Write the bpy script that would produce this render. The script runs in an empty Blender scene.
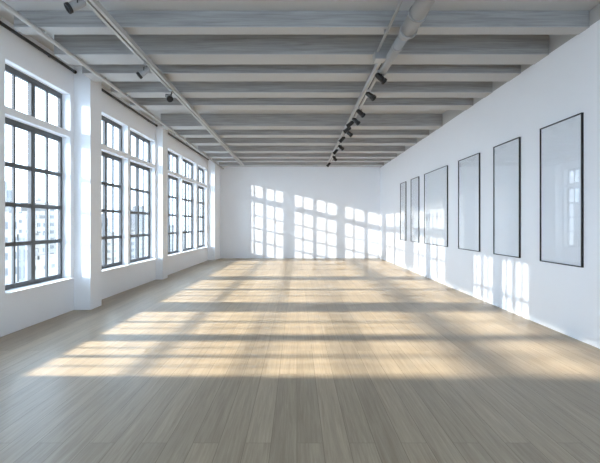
import bpy, bmesh, math, random
from mathutils import Vector, Matrix

random.seed(7)
scene = bpy.context.scene
COL = scene.collection

# ------------------------------------------------------------------ helpers
class MB:
    """collects shapes, then links them as one mesh object"""
    def __init__(self):
        self.bm = bmesh.new()
    def box(self, x0, x1, y0, y1, z0, z1, bevel=0.0):
        g = bmesh.ops.create_cube(self.bm, size=1.0)
        vs = g['verts']
        for v in vs:
            v.co = Vector((x0 + (v.co.x + .5) * (x1 - x0), y0 + (v.co.y + .5) * (y1 - y0), z0 + (v.co.z + .5) * (z1 - z0)))
        if bevel > 0:
            es = list({e for v in vs for e in v.link_edges})
            bmesh.ops.bevel(self.bm, geom=es, offset=bevel, segments=2, affect='EDGES', profile=.6)
        return self
    def tube(self, a, b, r0, r1=None, seg=20, caps=True):
        a, b = Vector(a), Vector(b)
        r1 = r0 if r1 is None else r1
        d = (b - a)
        q = d.normalized().to_track_quat('Z', 'Y')
        ring = []
        for p, r in ((a, r0), (b, r1)):
            ring.append([self.bm.verts.new(p + q @ Vector((r * math.cos(2 * math.pi * i / seg), r * math.sin(2 * math.pi * i / seg), 0))) for i in range(seg)])
        for i in range(seg):
            j = (i + 1) % seg
            f = self.bm.faces.new((ring[0][i], ring[0][j], ring[1][j], ring[1][i])); f.smooth = True
        if caps:
            self.bm.faces.new(list(reversed(ring[0]))); self.bm.faces.new(ring[1])
        return self
    def lathe(self, prof, mat=None, seg=28):
        """prof: list of (radius, z) turned about the z axis, then moved by mat"""
        mat = mat or Matrix()
        rings = []
        for r, z in prof:
            if r < 1e-6:
                rings.append([self.bm.verts.new(mat @ Vector((0, 0, z)))])
            else:
                rings.append([self.bm.verts.new(mat @ Vector((r * math.cos(2 * math.pi * i / seg), r * math.sin(2 * math.pi * i / seg), z))) for i in range(seg)])
        for A, B in zip(rings, rings[1:]):
            for i in range(seg):
                j = (i + 1) % seg
                if len(A) == 1 and len(B) == 1: continue
                if len(A) == 1: f = self.bm.faces.new((A[0], B[j], B[i]))
                elif len(B) == 1: f = self.bm.faces.new((A[i], A[j], B[0]))
                else: f = self.bm.faces.new((A[i], A[j], B[j], B[i]))
                f.smooth = True
        return self
    def polytube(self, pts, r, seg=10):
        for a, b in zip(pts, pts[1:]):
            self.tube(a, b, r, seg=seg)
        return self
    def uv_box(self):
        uv = self.bm.loops.layers.uv.new('UVMap')
        self.bm.normal_update()
        for f in self.bm.faces:
            n = f.normal
            for l in f.loops:
                c = l.vert.co
                if abs(n.z) > .7: l[uv].uv = (0.0, 0.0)
                elif abs(n.x) > abs(n.y): l[uv].uv = (c.y, c.z)
                else: l[uv].uv = (c.x, c.z)
        return self
    def build(self, name, mat, parent=None, sharp=True):
        bmesh.ops.recalc_face_normals(self.bm, faces=self.bm.faces)
        me = bpy.data.meshes.new(name)
        self.bm.to_mesh(me); self.bm.free()
        me.materials.append(mat)
        o = bpy.data.objects.new(name, me)
        COL.objects.link(o)
        if parent is not None: o.parent = parent
        return o

def tag(o, label, cat, group=None, kind=None):
    o['label'] = label; o['category'] = cat
    if group: o['group'] = group
    if kind: o['kind'] = kind
    return o

def empty(name, loc=(0, 0, 0), rz=0.0):
    o = bpy.data.objects.new(name, None)
    o.empty_display_size = .1
    COL.objects.link(o); o.location = loc; o.rotation_euler = (0, 0, rz)
    return o

def copy_tree(o, parent=None):
    c = o.copy(); COL.objects.link(c)
    if parent is not None: c.parent = parent
    for ch in [k for k in bpy.data.objects if k.parent == o]:
        copy_tree(ch, c)
    return c

# ------------------------------------------------------------------ materials
def new_mat(name):
    m = bpy.data.materials.new(name); m.use_nodes = True
    nt = m.node_tree
    return m, nt, nt.nodes['Principled BSDF']

def plain(name, col, rough=.6, metal=0.0, noise=0.0, nscale=20, bump=0.0, spec=.5):
    m, nt, p = new_mat(name)
    p.inputs['Base Color'].default_value = (*col, 1)
    p.inputs['Roughness'].default_value = rough
    p.inputs['Metallic'].default_value = metal
    p.inputs['Specular IOR Level'].default_value = spec
    if noise or bump:
        tc = nt.nodes.new('ShaderNodeTexCoord')
        n = nt.nodes.new('ShaderNodeTexNoise'); n.inputs['Scale'].default_value = nscale; n.inputs['Detail'].default_value = 6
        nt.links.new(tc.outputs['Object'], n.inputs['Vector'])
        if noise:
            r = nt.nodes.new('ShaderNodeMapRange')
            r.inputs['To Min'].default_value = 1 - noise; r.inputs['To Max'].default_value = 1 + noise
            nt.links.new(n.outputs['Fac'], r.inputs['Value'])
            h = nt.nodes.new('ShaderNodeHueSaturation'); h.inputs['Color'].default_value = (*col, 1)
            nt.links.new(r.outputs['Result'], h.inputs['Value'])
            nt.links.new(h.outputs['Color'], p.inputs['Base Color'])
        if bump:
            b = nt.nodes.new('ShaderNodeBump'); b.inputs['Strength'].default_value = bump; b.inputs['Distance'].default_value = .002
            nt.links.new(n.outputs['Fac'], b.inputs['Height']); nt.links.new(b.outputs['Normal'], p.inputs['Normal'])
    return m

def glass_mat(name, tint=(1, 1, 1), ior=1.5, rough=0.0):
    m = bpy.data.materials.new(name); m.use_nodes = True
    nt = m.node_tree; nt.nodes.clear()
    out = nt.nodes.new('ShaderNodeOutputMaterial'); mix = nt.nodes.new('ShaderNodeMixShader')
    tr = nt.nodes.new('ShaderNodeBsdfTransparent'); tr.inputs['Color'].default_value = (*tint, 1)
    gl = nt.nodes.new('ShaderNodeBsdfGlossy'); gl.inputs['Roughness'].default_value = rough
    # plain Schlick reflectance, the same from either side of the thin pane
    ge = nt.nodes.new('ShaderNodeNewGeometry'); dt = nt.nodes.new('ShaderNodeVectorMath'); dt.operation = 'DOT_PRODUCT'
    nt.links.new(ge.outputs['Incoming'], dt.inputs[0]); nt.links.new(ge.outputs['Normal'], dt.inputs[1])
    def mth(op, a, b=0.0):
        n = nt.nodes.new('ShaderNodeMath'); n.operation = op
        for i, v in enumerate((a, b)):
            if isinstance(v, (int, float)): n.inputs[i].default_value = v
            else: nt.links.new(v, n.inputs[i])
        return n.outputs[0]
    f0 = ((ior - 1) / (ior + 1)) ** 2
    fac = mth('ADD', mth('MULTIPLY', mth('POWER', mth('SUBTRACT', 1.0, mth('ABSOLUTE', dt.outputs['Value'])), 5.0), 1 - f0), f0)
    nt.links.new(fac, mix.inputs[0]); nt.links.new(tr.outputs[0], mix.inputs[1]); nt.links.new(gl.outputs[0], mix.inputs[2])
    nt.links.new(mix.outputs[0], out.inputs['Surface'])
    return m

def floor_mat():
    m, nt, p = new_mat('oak_planks')
    L = nt.links.new
    tc = nt.nodes.new('ShaderNodeTexCoord')
    # planks run along y: swap axes so that brick rows are plank rows
    mp = nt.nodes.new('ShaderNodeMapping'); mp.inputs['Rotation'].default_value = (0, 0, math.radians(90)); mp.inputs['Scale'].default_value = (1, 1, 1)
    L(tc.outputs['Object'], mp.inputs['Vector'])
    br = nt.nodes.new('ShaderNodeTexBrick'); br.offset = .37; br.offset_frequency = 2
    br.inputs['Scale'].default_value = 1.0
    br.inputs['Brick Width'].default_value = 2.4; br.inputs['Row Height'].default_value = .19
    br.inputs['Mortar Size'].default_value = .0022; br.inputs['Mortar Smooth'].default_value = .3
    br.inputs['Color1'].default_value = (0, 0, 0, 1); br.inputs['Color2'].default_value = (1, 1, 1, 1); br.inputs['Mortar'].default_value = (.5, .5, .5, 1)
    L(mp.outputs[0], br.inputs['Vector'])
    # grain: noise stretched along the plank, offset per plank
    ms = nt.nodes.new('ShaderNodeMapping'); ms.inputs['Scale'].default_value = (1, .035, 1)
    L(tc.outputs['Object'], ms.inputs['Vector'])
    add = nt.nodes.new('ShaderNodeVectorMath'); add.operation = 'ADD'
    sc = nt.nodes.new('ShaderNodeVectorMath'); sc.operation = 'SCALE'; sc.inputs['Scale'].default_value = 13.0
    L(br.outputs['Color'], sc.inputs[0]); L(ms.outputs[0], add.inputs[0]); L(sc.outputs[0], add.inputs[1])
    n1 = nt.nodes.new('ShaderNodeTexNoise'); n1.inputs['Scale'].default_value = 55; n1.inputs['Detail'].default_value = 8; n1.inputs['Roughness'].default_value = .65; n1.inputs['Distortion'].default_value = .5
    n2 = nt.nodes.new('ShaderNodeTexNoise'); n2.inputs['Scale'].default_value = 12; n2.inputs['Detail'].default_value = 5; n2.inputs['Distortion'].default_value = .8
    L(add.outputs[0], n1.inputs['Vector']); L(add.outputs[0], n2.inputs['Vector'])
    cr = nt.nodes.new('ShaderNodeValToRGB')
    cr.color_ramp.elements[0].position = .31; cr.color_ramp.elements[0].color = (.30, .228, .158, 1)
    cr.color_ramp.elements[1].position = .69; cr.color_ramp.elements[1].color = (.49, .405, .295, 1)
    mxn = nt.nodes.new('ShaderNodeMix'); mxn.inputs[0].default_value = .3
    L(n1.outputs['Fac'], mxn.inputs[2]); L(n2.outputs['Fac'], mxn.inputs[3])
    L(mxn.outputs[0], cr.inputs['Fac'])
    # plank to plank variation
    rg = nt.nodes.new('ShaderNodeSeparateColor'); L(br.outputs['Color'], rg.inputs[0])
    mr = nt.nodes.new('ShaderNodeMapRange'); mr.inputs['To Min'].default_value = .90; mr.inputs['To Max'].default_value = 1.08
    L(rg.outputs[0], mr.inputs['Value'])
    hs = nt.nodes.new('ShaderNodeHueSaturation'); L(cr.outputs['Color'], hs.inputs['Color']); L(mr.outputs[0], hs.inputs['Value'])
    mx = nt.nodes.new('ShaderNodeMix'); mx.data_type = 'RGBA'
    L(br.outputs['Fac'], mx.inputs[0]); L(hs.outputs['Color'], mx.inputs[6]); mx.inputs[7].default_value = (.20, .155, .105, 1)
    L(mx.outputs[2], p.inputs['Base Color'])
    rr = nt.nodes.new('ShaderNodeMapRange'); rr.inputs['To Min'].default_value = .26; rr.inputs['To Max'].default_value = .42
    L(n1.outputs['Fac'], rr.inputs['Value']); L(rr.outputs[0], p.inputs['Roughness'])
    p.inputs['Specular IOR Level'].default_value = .27
    bp = nt.nodes.new('ShaderNodeBump'); bp.inputs['Strength'].default_value = .25; bp.inputs['Distance'].default_value = .002
    sub = nt.nodes.new('ShaderNodeMath'); sub.operation = 'SUBTRACT'
    L(n1.outputs['Fac'], sub.inputs[0]); L(br.outputs['Fac'], sub.inputs[1]); L(sub.outputs[0], bp.inputs['Height'])
    L(bp.outputs['Normal'], p.inputs['Normal'])
    return m

def beam_mat():
    m, nt, p = new_mat('grey_washed_wood')
    L = nt.links.new
    tc = nt.nodes.new('ShaderNodeTexCoord')
    ms = nt.nodes.new('ShaderNodeMapping'); ms.inputs['Scale'].default_value = (.05, 1, 1)
    L(tc.outputs['Object'], ms.inputs['Vector'])
    oi = nt.nodes.new('ShaderNodeObjectInfo')
    add = nt.nodes.new('ShaderNodeVectorMath'); add.operation = 'ADD'
    L(ms.outputs[0], add.inputs[0]); L(oi.outputs['Location'], add.inputs[1])
    n1 = nt.nodes.new('ShaderNodeTexNoise'); n1.inputs['Scale'].default_value = 26; n1.inputs['Detail'].default_value = 7; n1.inputs['Roughness'].default_value = .6; n1.inputs['Distortion'].default_value = .6
    L(add.outputs[0], n1.inputs['Vector'])
    cr = nt.nodes.new('ShaderNodeValToRGB')
    cr.color_ramp.elements[0].position = .3; cr.color_ramp.elements[0].color = (.265, .258, .25, 1)
    cr.color_ramp.elements[1].position = .68; cr.color_ramp.elements[1].color = (.43, .42, .408, 1)
    L(n1.outputs['Fac'], cr.inputs['Fac']); L(cr.outputs['Color'], p.inputs['Base Color'])
    p.inputs['Roughness'].default_value = .7
    bp = nt.nodes.new('ShaderNodeBump'); bp.inputs['Strength'].default_value = .3; bp.inputs['Distance'].default_value = .004
    L(n1.outputs['Fac'], bp.inputs['Height']); L(bp.outputs['Normal'], p.inputs['Normal'])
    return m

def facade_mat(name, wall, win, bw=.3, rh=.33, mortar=.08, offset=0.0, squash=1.0):
    m, nt, p = new_mat(name)
    L = nt.links.new
    uv = nt.nodes.new('ShaderNodeUVMap'); uv.uv_map = 'UVMap'
    br = nt.nodes.new('ShaderNodeTexBrick'); br.offset = offset
    br.inputs['Scale'].default_value = .1
    br.inputs['Brick Width'].default_value = bw; br.inputs['Row Height'].default_value = rh
    br.inputs['Mortar Size'].default_value = mortar; br.inputs['Mortar Smooth'].default_value = 0
    br.inputs['Color1'].default_value = (*win, 1); br.inputs['Color2'].default_value = (*[min(1, c * 1.35) for c in win], 1); br.inputs['Mortar'].default_value = (*wall, 1)
    L(uv.outputs[0], br.inputs['Vector']); L(br.outputs['Color'], p.inputs['Base Color'])
    p.inputs['Roughness'].default_value = .7
    return m

M = dict(
    wall=plain('white_plaster', (.90, .915, .945), .75, noise=.012, nscale=2.5, bump=.05),
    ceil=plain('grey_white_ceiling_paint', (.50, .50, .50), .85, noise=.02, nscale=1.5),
    bay_shade=plain('bay_shade_grey', (.46, .46, .46), .85, noise=.02, nscale=2),  # grey that paints in the shade between the beams
    floor=floor_mat(), beam=beam_mat(),
    board=plain('light_grey_board_paint', (.47, .475, .48), .7, noise=.03, nscale=3),
    steel=plain('dark_grey_steel', (.085, .092, .10), .45, noise=.05, nscale=40),
    white_metal=plain('white_enamel_metal', (.47, .47, .465), .4, noise=.02, nscale=30),
    grey_metal=plain('light_grey_metal', (.33, .33, .33), .4, noise=.03, nscale=30),
    groove=plain('dark_groove', (.10, .10, .10), .6, noise=.03),
    black=plain('black_enamel', (.012, .012, .013), .4, noise=.05, nscale=30),
    lens=plain('dark_lens', (.03, .03, .035), .1, noise=.02),
    frame=plain('black_frame_lacquer', (.012, .013, .016), .35, noise=.05, nscale=40),
    paper=plain('white_paper', (.95, .97, 1.0), .6, noise=.01, nscale=3),
    glass=glass_mat('window_glass', (.97, .985, .99)),
    picglass=glass_mat('picture_glass', (.99, .995, 1), 1.36),
)

# ------------------------------------------------------------------ dimensions
XR = 3.88          # right wall
YB = 21.0          # back wall
YF = -4.5         # wall behind the camera
ZB = 4.22          # underside of the beams
ZC = 4.54          # ceiling
LW = (-4.32, 0, 0) # the left wall's foot; it runs at a slight angle
LR = -0.02
T = .26            # thickness of the left wall
S0, S1, H0, H1 = .60, 3.19, 3.30, 3.98     # lower and upper lights of the windows
WIN = [(.35, 1.55), (1.75, 2.95), (4.68, 6.20), (6.46, 8.25), (9.15, 10.92), (11.05, 12.88), (13.70, 15.68), (15.80, 17.72), (17.95, 19.62)]
PIL = [(-1.6, -1.1, .25), (3.55, 4.10, .25), (8.38, 8.84, .31), (12.95, 13.42, .20), (19.75, 20.98, .32)]
HIGH = (0, 1)          # two unseen high-set windows, added to light the room and right wall
G0, G1 = 1.45, 2.92
def lights(k):
    return [(G0, G1, 2)] if k in HIGH else [(S0, S1, 4), (H0, H1, 1)]

def lw(o):
    o.location = LW; o.rotation_euler = (0, 0, LR); return o

# ------------------------------------------------------------------ the shell
b = MB().box(-5.2, XR + .25, YF - .2, YB + .2, -.2, 0)
tag(b.build('floor', M['floor']), 'pale oak plank floor striped with sunlight', 'floor', kind='structure')
b = MB().box(-5.2, XR + .25, 5.97, YB + .2, ZC, ZC + .2).box(-5.2, XR + .25, YF - .2, 5.97, 4.43, ZC + .2)
tag(b.build('ceiling', M['ceil']), 'grey painted ceiling above the wooden beams', 'ceiling', kind='structure')
b = MB().box(XR, XR + .25, YF, YB, 0, ZB)
tag(b.build('wall_right', M['wall']), 'white right wall hung with framed pictures', 'wall', kind='structure')
b = MB().box(XR, XR + .25, YF, YB, ZB, ZC)  # wall top between the beams, its shade put into the colour
tag(b.build('shade_band_1', M['bay_shade']), 'grey painted shade at the top of the right wall between beam ends', 'shade_band', kind='structure')
b = MB().box(-5.2, XR + .25, YB, YB + .2, 0, ZC)
tag(b.build('wall_back', M['wall']), 'white end wall with slanted window light on it', 'wall', kind='structure')
FW = [(-3.9, -1.55), (-1.35, 1.0), (1.2, 3.55)]     # unseen windows behind the viewer, added as fill light
FZ0, FZ1 = .6, 3.98
b = MB().box(-5.2, XR + .25, YF - .2, YF, 0, FZ0).box(-5.2, XR + .25, YF - .2, YF, FZ1, ZC)
xs = [-5.2] + [x for p in FW for x in p] + [XR + .25]
for x0, x1 in zip(xs[::2], xs[1::2]): b.box(x0, x1, YF - .2, YF, FZ0, FZ1)
tag(b.build('wall_front', M['wall']), 'white wall behind the viewer with three wide windows added for fill light', 'wall', kind='structure')

def left_wall():
    us = sorted({YF - .1, YB + .1, *[u for w in WIN for u in w]})
    zs = sorted({0, S0, S1, H0, H1, G0, G1, ZC})
    def solid(i, j):
        if not (0 <= i < len(us) - 1 and 0 <= j < len(zs) - 1): return False
        um = (us[i] + us[i + 1]) / 2; zm = (zs[j] + zs[j + 1]) / 2
        for k, (a, c) in enumerate(WIN):
            if a < um < c and any(z0 < zm < z1 for z0, z1, r in lights(k)): return False
        return True
    bm = bmesh.new()
    def q(*pts): bm.faces.new([bm.verts.new(p) for p in pts])
    for i in range(len(us) - 1):
        for j in range(len(zs) - 1):
            if not solid(i, j): continue
            u0, u1, z0, z1 = us[i], us[i + 1], zs[j], zs[j + 1]
            q((0, u0, z0), (0, u1, z0), (0, u1, z1), (0, u0, z1))
            q((-T, u0, z0), (-T, u0, z1), (-T, u1, z1), (-T, u1, z0))
            if not solid(i - 1, j): q((0, u0, z0), (0, u0, z1), (-T, u0, z1), (-T, u0, z0))
            if not solid(i + 1, j): q((0, u1, z0), (-T, u1, z0), (-T, u1, z1), (0, u1, z1))
            if not solid(i, j - 1): q((0, u0, z0), (-T, u0, z0), (-T, u1, z0), (0, u1, z0))
            if not solid(i, j + 1): q((0, u0, z1), (0, u1, z1), (-T, u1, z1), (-T, u0, z1))
    bmesh.ops.remove_doubles(bm, verts=bm.verts, dist=1e-5)
    m = MB(); m.bm.free(); m.bm = bm
    return lw(m.build('wall_left', M['wall']))
tag(left_wall(), 'white left wall pierced by tall dark framed windows', 'wall', kind='structure')

pil_label = ['white pilaster on the window wall just behind the viewer',
             'white pilaster nearest the viewer on the window wall', 'white pilaster between the nearest window and the middle pair of windows',
             'white pilaster between the middle pair and the far three windows', 'white pilaster in the far left corner by the end wall']
for (a, c, PD), lab in zip(PIL, pil_label):
    o = lw(MB().box(0, PD, a, c, 0, ZC, .004).build('wall_pilaster', M['wall']))
    tag(o, lab, 'pilaster', 'pilasters on the window wall', 'structure')

# ------------------------------------------------------------------ windows
R = math.radians
VF0, VF1 = -.20, -.15       # the frame's depth in the wall
def make_window(n, u0, u1, z0, z1, rows, label, group):
    root = empty('window_%d' % n); lw(root)
    tag(root, label, 'window', group, 'structure')
    sd, hd, bt = .065, .09, .09 if rows > 1 else .055
    f = MB()
    f.box(VF0, VF1, u0, u0 + sd, z0, z1); f.box(VF0, VF1, u1 - sd, u1, z0, z1)
    f.box(VF0, VF1, u0 + sd, u1 - sd, z1 - hd, z1); f.box(VF0, VF1, u0 + sd, u1 - sd, z0, z0 + bt)
    f.build('window_frame', M['steel'], root)
    um = (u0 + u1) / 2; mw = .055
    MB().box(VF0, VF1 + .012, um - mw, um + mw, z0 + bt, z1 - hd).build('mullion', M['steel'], root)
    for a, c in ((u0 + sd, um - mw), (um + mw, u1 - sd)):
        k = (a + c) / 2
        MB().box(VF0 + .008, VF1 - .008, k - .022, k + .022, z0 + bt, z1 - hd).build('glazing_bar', M['steel'], root)
        for r in range(1, rows):
            zz = z0 + bt + (z1 - hd - z0 - bt) * r / rows
            MB().box(VF0 + .004, VF1 + .004, a, c, zz - .033, zz + .033).build('cross_bar', M['steel'], root)
    MB().box(-.178, -.172, u0 + sd, u1 - sd, z0 + bt, z1 - hd).build('glass', M['glass'], root)
    if rows > 1:
        MB().box(-.149, .085, u0 + .002, u1 - .002, z0 - .001, z0 + .016, .004).build('window_sill', M['wall'], root)
    return root

place = ['to the left of the viewer', 'just ahead of the viewer and out of the frame',
         'just outside the frame at the left', 'nearest the viewer at far left', 'first after the near pilaster', 'second after the near pilaster',
         'first of the far three', 'middle of the far three', 'last before the end wall']
n = 1
for k, ((u0, u1), pl) in enumerate(zip(WIN, place)):
    for z0, z1, rows in lights(k):
        kind = {4: 'tall dark steel lower window, ', 1: 'short dark steel upper window, ', 2: 'high dark steel window added for light, '}[rows]
        gr = {4: 'tall lower windows of the left wall', 1: 'short upper windows of the left wall', 2: 'high windows added for light beside the viewer'}[rows]
        make_window(n, u0, u1, z0, z1, rows, kind + pl, gr); n += 1

for (x0, x1), pl in zip(FW, ['left', 'middle', 'right']):
    o = make_window(n, -x1 + x0, 0, FZ0, FZ1, 5, 'wide dark steel window added for fill light behind the viewer, the %s one' % pl, 'unseen fill light windows added behind the viewer'); n += 1
    o.location = (x0, YF, 0); o.rotation_euler = (0, 0, R(90))

# black rails along the top of the window wall
for (a, c), lab in zip([(-1.0, 3.5), (4.15, 8.3), (8.9, 12.85), (13.5, 19.65)],
                       ['black rail at the wall top beside the viewer', 'black rail above the nearest windows at left', 'black rail above the middle pair of windows', 'black rail above the far three windows']):
    root = lw(empty('curtain_rail')); tag(root, lab, 'rail', 'black rails along the top of the window wall')
    MB().box(.025, .06, a, c, 4.395, 4.435, .004).build('rail', M['black'], root)
    MB().tube((.0425, c, 4.415), (.0425, c + .05, 4.415), .03, seg=14).build('end_cap', M['black'], root)
    k = a + .2
    while k < c:
        MB().box(-.001, .03, k - .02, k + .02, 4.40, 4.43).build('bracket', M['black'], root); k += 1.6

# ------------------------------------------------------------------ beams
BEAMS = [(5.97, .22), (6.93, .42), (7.80, .43), (8.93, .36), (9.90, .42), (12.0, .42), (13.2, .40), (14.55, .40), (16.15, .40), (17.5, .40), (18.6, .40), (20.05, .40)]
ords = ['first', 'second', 'third', 'fourth', 'fifth', 'sixth', 'seventh', 'eighth', 'ninth', 'tenth', 'eleventh', 'last']
for k, (y, w) in enumerate(BEAMS):
    o = MB().box(-3.76 + .02 * (y - 6), XR - .001, -w / 2, w / 2, -.16, .1595, .004).build('ceiling_beam', M['beam'])
    o.location = (0, y + w / 2, (ZB + ZC) / 2)
    ub = MB().box(-3.76 + .02 * (y - 6), XR - .001, -w / 2 - .006, w / 2 + .006, -.172, -.160, .002).build('underside_board', M['board'], o)
    ub['label'] = 'light painted board under the beam'
    lab = 'grey washed wooden ceiling beam, %s from the viewer' % ords[k] if k < 11 else 'grey washed wooden ceiling beam, last one before the end wall'
    tag(o, lab, 'beam', 'wooden beams across the ceiling', 'structure')

# ------------------------------------------------------------------ conduit, tracks, pipe
root = empty('ceiling_conduit', (-3.44, 0, 4.175)); tag(root, 'thin white conduit running below the left ends of the beams', 'conduit')
MB().tube((0, YF, 0), (0, YB, 0), .03, seg=16).build('tube', M['white_metal'], root)
for y, w in BEAMS:
    MB().box(-.045, .045, y + w / 2 - .02, y + w / 2 + .02, .0, .046, .003).build('clip', M['white_metal'], root)

def make_track(x, z, y0, y1, w, h, label):
    root = empty('lighting_track', (x, 0, z)); tag(root, label, 'track', 'lighting tracks under the beams')
    t = MB()
    t.box(-w / 2, -w * .12, y0, y1, -h / 2, h / 2); t.box(w * .12, w / 2, y0, y1, -h / 2, h / 2); t.box(-w * .12, w * .12, y0, y1, 0, h / 2)
    t.build('channel', M['white_metal'], root)
    MB().box(-w * .11, w * .11, y0 + .01, y1 - .01, -h * .2, 0.002).build('groove', M['groove'], root)
    for y, bw in BEAMS:
        if y0 < y + bw / 2 < y1:
            MB().box(-.03, .03, y + bw / 2 - .03, y + bw / 2 + .03, h / 2 - .001, ZB - z, .003).build('hanger', M['white_metal'], root)
    return root
LTX, LTZ = -2.34, 4.13
RTX, RTZ = 1.31, 4.11
make_track(LTX, LTZ, YF, 19.5, .11, .07, 'long white lighting track under the beams at left')
make_track(RTX, RTZ, 6.9, 18.4, .12, .08, 'white lighting track carrying black spotlights right of centre')

# the pipe before the right track
root = empty('ceiling_pipe', (1.43, 0, 4.09)); tag(root, 'thick white ceiling pipe stepping thinner towards the spotlight track', 'pipe')
MB().tube((0, YF, 0), (0, 5.75, 0), .10, seg=28).tube((0, 5.75, 0), (-.02, 5.95, -.005), .10, .07, seg=28).build('wide_section', M['grey_metal'], root)
MB().tube((-.02, 5.95, -.005), (-.05, 7.6, -.01), .07, seg=24).build('narrow_section', M['grey_metal'], root)
for y, r in ((3.6, .112), (5.3, .112), (5.74, .112)):
    MB().tube((0, y, 0), (0, y + .05, 0), r, seg=28).build('collar', M['grey_metal'], root)
MB().tube((-.022, 6.25, -.005), (-.022, 6.3, -.005), .08, seg=24).build('collar', M['grey_metal'], root)
MB().tube((-.05, 7.3, -.01), (-.05, 7.36, -.01), .08, seg=24).build('collar', M['grey_metal'], root)
for y in (5.99, 7.15):
    MB().box(-.06, .03, y, y + .04, .04, ZB - 4.09, .003).build('hanger', M['grey_metal'], root)
root = empty('ceiling_conduit', (1.20, 0, 4.165)); tag(root, 'thin grey conduit beside the thick ceiling pipe', 'conduit')
MB().tube((0, YF, 0), (0, 6.68, 0), .018, seg=14).build('tube', M['grey_metal'], root)
for y in (6.03, ):
    MB().box(-.03, .03, y, y + .03, 0, ZB - 4.165, .002).build('clip', M['grey_metal'], root)
root = empty('junction_box', (1.25, 6.78, 4.12)); tag(root, 'grey junction box joining the thin conduit to the spotlight track', 'junction box')
MB().box(-.09, .09, -.10, .11, -.06, .06, .008).build('body', M['grey_metal'], root)
MB().box(-.075, .075, -.085, .095, -.066, -.058, .003).build('cover', M['white_metal'], root)
MB().box(-.03, .03, .095, .16, .055, ZB - 4.12, .002).build('hanger', M['grey_metal'], root)

# ------------------------------------------------------------------ spotlights
def make_spot(body_mat, aim, tilt, side, drop, label, group, size=1.0):
    """root sits at the underside of its track"""
    root = empty('track_spotlight'); tag(root, label, 'spotlight', group)
    MB().box(-.022, .022, -.07, .07, -.035, 0.0, .004).build('adapter', M['white_metal'], root)
    piv = Vector((side * .05, 0, -.035 - drop))
    MB().tube((0, 0, -.033), (0, 0, -.06), .012, seg=12).tube((0, 0, -.058), piv, .009, seg=12).build('stem', M['black'], root)
    d = Vector((math.sin(aim) * math.cos(tilt), math.cos(aim) * math.cos(tilt), -math.sin(tilt))).normalized()
    q = d.to_track_quat('Z', 'Y').to_matrix().to_4x4()
    mt = Matrix.Translation(piv - d * .02) @ q @ Matrix.Scale(size, 4)
    h = MB().lathe([(0, -.085), (.030, -.083), (.040, -.07), (.044, -.03), (.046, .03), (.046, .075), (0, .075)], mt).build('lamp_head', body_mat, root)
    MB().lathe([(.046, .070), (.053, .072), (.054, .105), (.047, .107), (.044, .082), (0, .082)], mt).build('bezel', M['black'], h)
    MB().lathe([(0, .0825), (.030, .0855), (.043, .0845), (.043, .0825)], mt).build('lens', M['lens'], h)
    yk = MB()
    for s in (-1, 1):
        a = mt @ Vector((s * .050, 0, 0)); yk.tube(a, mt @ Vector((s * .050, 0, .0)) + Vector((0, 0, .055)), .006, seg=8)
    a = mt @ Vector((-.050, 0, 0)) + Vector((0, 0, .053)); c = mt @ Vector((.050, 0, 0)) + Vector((0, 0, .053))
    yk.tube(a, c, .006, seg=8)
    yk.build('yoke', M['black'], root)
    return root

R = math.radians
right_spots = [  # y, side, aim, tilt
    (7.30, 1, 70, 35), (8.30, 1, 120, 40), (9.60, 1, 60, 30), (10.35, 1, 110, 45), (10.65, -1, -80, 40), (11.30, -1, -60, 30),
    (11.75, 1, 120, 40), (12.6, -1, -75, 45), (13.9, 1, 60, 35), (14.7, -1, -90, 50), (16.2, 1, 45, 40), (17.9, -1, -60, 45)]
so = ['nearest', 'second', 'third', 'fourth', 'fifth', 'sixth', 'seventh', 'eighth', 'ninth', 'tenth', 'eleventh', 'farthest']
for k, (y, s, a, t) in enumerate(right_spots):
    lab = 'black spotlight on the right track, %s from the viewer' % so[k]
    if k == 0: lab = 'black spotlight on the right track, nearest the viewer'
    if k == 11: lab = 'black spotlight on the right track, farthest away by the end wall'
    o = make_spot(M['black'], R(a), R(t), s, .07, lab, 'black spotlights on the right track', 1.05)
    o.location = (RTX, y, RTZ - .041)
left_spots = [(4.85, -1, -120, 35, 'grey spotlight on the left track, nearest the viewer'), (7.0, -1, -100, 40, 'grey spotlight on the left track, middle of the three'),
              (8.4, -1, 150, 30, 'grey spotlight on the left track, farthest of the three')]
for y, s, a, t, lab in left_spots:
    o = make_spot(M['grey_metal'], R(a), R(t), s, .10, lab, 'grey spotlights on the left track', 1.1)
    o.location = (LTX, y, LTZ - .038)

# ------------------------------------------------------------------ framed pictures
PICS = [(6.09, 7.14), (7.80, 8.83), (9.52, 10.76), (11.55, 13.64), (14.26, 15.24), (15.95, 16.80)]
plab = ['tall blank picture in thin black frame, nearest on the right wall', 'tall blank picture in thin black frame, second along the right wall',
        'tall blank picture in thin black frame, third and just before the wide one', 'wide blank picture in thin black frame, the broadest on the right wall',
        'narrow blank picture in thin black frame, just beyond the wide one', 'narrow blank picture in thin black frame, farthest on the right wall']
for (a, c), lab in zip(PICS, plab):
    root = empty('framed_picture', (XR, (a + c) / 2, 1.01)); tag(root, lab, 'picture', 'black framed pictures on the right wall')
    h = 2.10; hw = (c - a) / 2; t = .015; dp = .03
    f = MB()
    f.box(-dp, 0, -hw, -hw + t, 0, h); f.box(-dp, 0, hw - t, hw, 0, h); f.box(-dp, 0, -hw + t, hw - t, 0, t); f.box(-dp, 0, -hw + t, hw - t, h - t, h)
    f.build('frame', M['frame'], root)
    MB().box(-.012, -.002, -hw + t, hw - t, t, h - t).build('blank_sheet', M['paper'], root)
    MB().box(-.021, -.018, -hw + t, hw - t, t, h - t).build('glass', M['picglass'], root)

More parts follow.
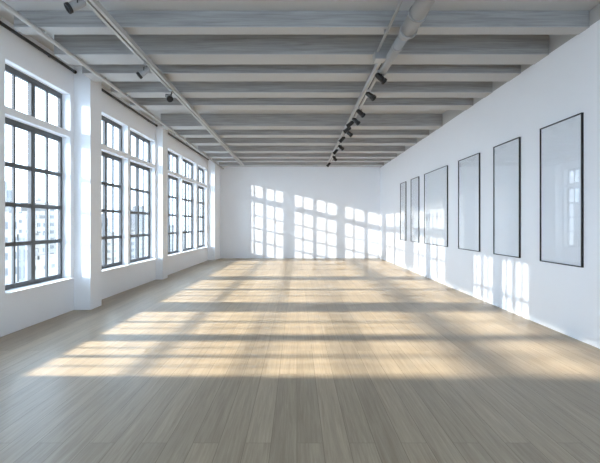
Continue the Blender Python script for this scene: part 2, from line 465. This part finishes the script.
# ------------------------------------------------------------------ the city outside
b = MB().box(-400, -40, -60, 700, -41, -40)
tag(b.build('ground', plain('pale_ground', (.2, .21, .22), .9, noise=.2, nscale=.05)), 'pale city ground far below the windows', 'ground', kind='structure')
FAC = [facade_mat('pale_grid_facade', (.25, .225, .20), (.065, .063, .062), .30, .33, .085),
       facade_mat('pale_band_facade', (.26, .235, .21), (.075, .073, .07), .9, .36, .10),
       facade_mat('bluish_tower_facade', (.165, .16, .16), (.10, .098, .10), .20, .40, .05),
       facade_mat('white_block_facade', (.28, .255, .23), (.08, .078, .075), .42, .34, .11)]
roofm = plain('pale_roof', (.22, .205, .19), .9, noise=.1, nscale=.5)
def building(x_px0, x_px1, top_px, D, fac, label, style=0, depth=14):
    """D: how far left of the viewer its facade stands; pixel columns give where it starts and ends along y"""
    y0 = D * 450 / (297 - x_px0); y1 = D * 450 / (297 - x_px1)
    ym = (y0 + y1) / 2
    top = 1.6 + (224 - top_px) / 450 * ym
    root = empty('city_building', (-D, ym, -40)); tag(root, label, 'building', 'city buildings outside the windows')
    hw = (y1 - y0) / 2; h = top + 40
    m = MB()
    if style == 1:   # tower with setbacks
        m.box(-depth, 0, -hw, hw, 0, h * .82); m.box(-depth + 1.5, -1.5, -hw * .72, hw * .72, h * .82, h * .94); m.box(-depth + 3, -3, -hw * .4, hw * .4, h * .94, h)
    elif style == 2: # slab with a lower wing
        m.box(-depth, 0, -hw, hw * .3, 0, h); m.box(-depth, -1, hw * .3, hw, 0, h * .86)
    else:
        m.box(-depth, 0, -hw, hw, 0, h)
    m.uv_box(); m.build('facade', FAC[fac], root)
    if style == 0:
        p = MB(); p.box(-.6, .2, -hw - .2, hw + .2, h, h + .9); p.box(-depth - .2, -depth + .4, -hw - .2, hw + .2, h, h + .9)
        p.box(-depth, 0, -hw - .2, -hw + .4, h, h + .9); p.box(-depth, 0, hw - .4, hw + .2, h, h + .9)
        p.build('parapet', roofm, root)
        MB().box(-depth * .6, -depth * .3, -hw * .3, hw * .3, h, h + 2.6, .05).build('roof_hut', roofm, root)
    elif style == 1:
        MB().tube((-depth / 2, 0, h), (-depth / 2, 0, h + 5), .25, .08, seg=8).build('mast', roofm, root)
    else:
        t = MB(); t.lathe([(0, 3.2), (1.3, 2.4), (1.3, .6), (1.2, .6), (0, .6)], Matrix.Translation((-depth / 2, -hw * .4, h)))
        for sx in (-1, 1):
            for sy in (-1, 1): t.tube((-depth / 2 + sx * .8, -hw * .4 + sy * .8, h - .01), (-depth / 2 + sx * .8, -hw * .4 + sy * .8, h + .7), .1, seg=6)
        t.build('water_tank', roofm, root)
    return root
building(4, 17, 220, 62, 0, 'pale gridded block low in the nearest window', 0)
building(9, 16.5, 181, 120, 2, 'slim bluish tower rising in the nearest window', 1, 16)
building(18, 30, 212, 95, 3, 'white block behind the gridded one in the nearest window', 2)
building(19, 25, 238, 66, 2, 'bluish low block left of the bar in the nearest window', 0)
building(41, 50, 212, 100, 0, 'pale gridded tower in the right half of the nearest window', 1)
building(50, 60, 203, 118, 1, 'banded tower by the far edge of the nearest window', 2)
building(40, 58, 258, 74, 3, 'low white block at the foot of the gridded tower', 0)
building(104, 113, 223, 100, 0, 'pale gridded block through the first middle window', 2)
building(113, 121, 234, 85, 3, 'white low block through the first middle window', 0)
building(106, 111, 214, 150, 2, 'slim bluish tower through the first middle window', 1, 16)
building(131, 139, 236, 92, 1, 'banded block through the second middle window', 0)
building(143, 150, 206, 150, 2, 'bluish tower through the second middle window', 1, 16)
building(139, 149, 232, 105, 0, 'pale gridded block through the second middle window', 2)
building(168, 177, 226, 95, 3, 'white block through the first far window', 0)
building(183, 193, 230, 95, 0, 'pale gridded block through the middle far window', 2)
building(197, 207, 222, 110, 1, 'banded block through the last far window', 0)

# ------------------------------------------------------------------ light
w = bpy.data.worlds.new('World'); scene.world = w; w.use_nodes = True
bg = w.node_tree.nodes['Background']
bg.inputs['Color'].default_value = (.61, .79, 1.0, 1); bg.inputs['Strength'].default_value = 3.5

def sun(name, d, energy, angle, col):
    l = bpy.data.lights.new(name, 'SUN'); l.energy = energy; l.angle = R(angle); l.color = col
    o = bpy.data.objects.new(name, l); COL.objects.link(o)
    o.rotation_euler = Vector(d).to_track_quat('-Z', 'Y').to_euler()
    o.location = (-8, 8, 8)
    return o
sun('sun', (1, 0.0, -.49), 7.0, 3.0, (1.0, .90, .74))
sun('added_low_sun', (1, .85, -.228), 1.9, .5, (1.0, .96, .90))  # second sun, added to throw window patches on the end and right walls

# ------------------------------------------------------------------ camera
cd = bpy.data.cameras.new('camera'); cam = bpy.data.objects.new('camera', cd); COL.objects.link(cam)
cam.location = (0, 0, 1.6); cam.rotation_euler = (math.radians(90), 0, 0)
cd.sensor_width = 36; cd.lens = 27.0; cd.shift_x = .005; cd.shift_y = -.0125; cd.clip_start = .05; cd.clip_end = 2000
scene.camera = cam

scene.view_settings.view_transform = 'Standard'; scene.view_settings.look = 'None'
scene.view_settings.gamma = 1.0; scene.view_settings.use_curve_mapping = False
scene.view_settings.exposure = 1.2
scene.cycles.use_denoising = True
scene.cycles.max_bounces = 16; scene.cycles.diffuse_bounces = 10; scene.cycles.transparent_max_bounces = 24
scene.cycles.caustics_reflective = False; scene.cycles.caustics_refractive = False
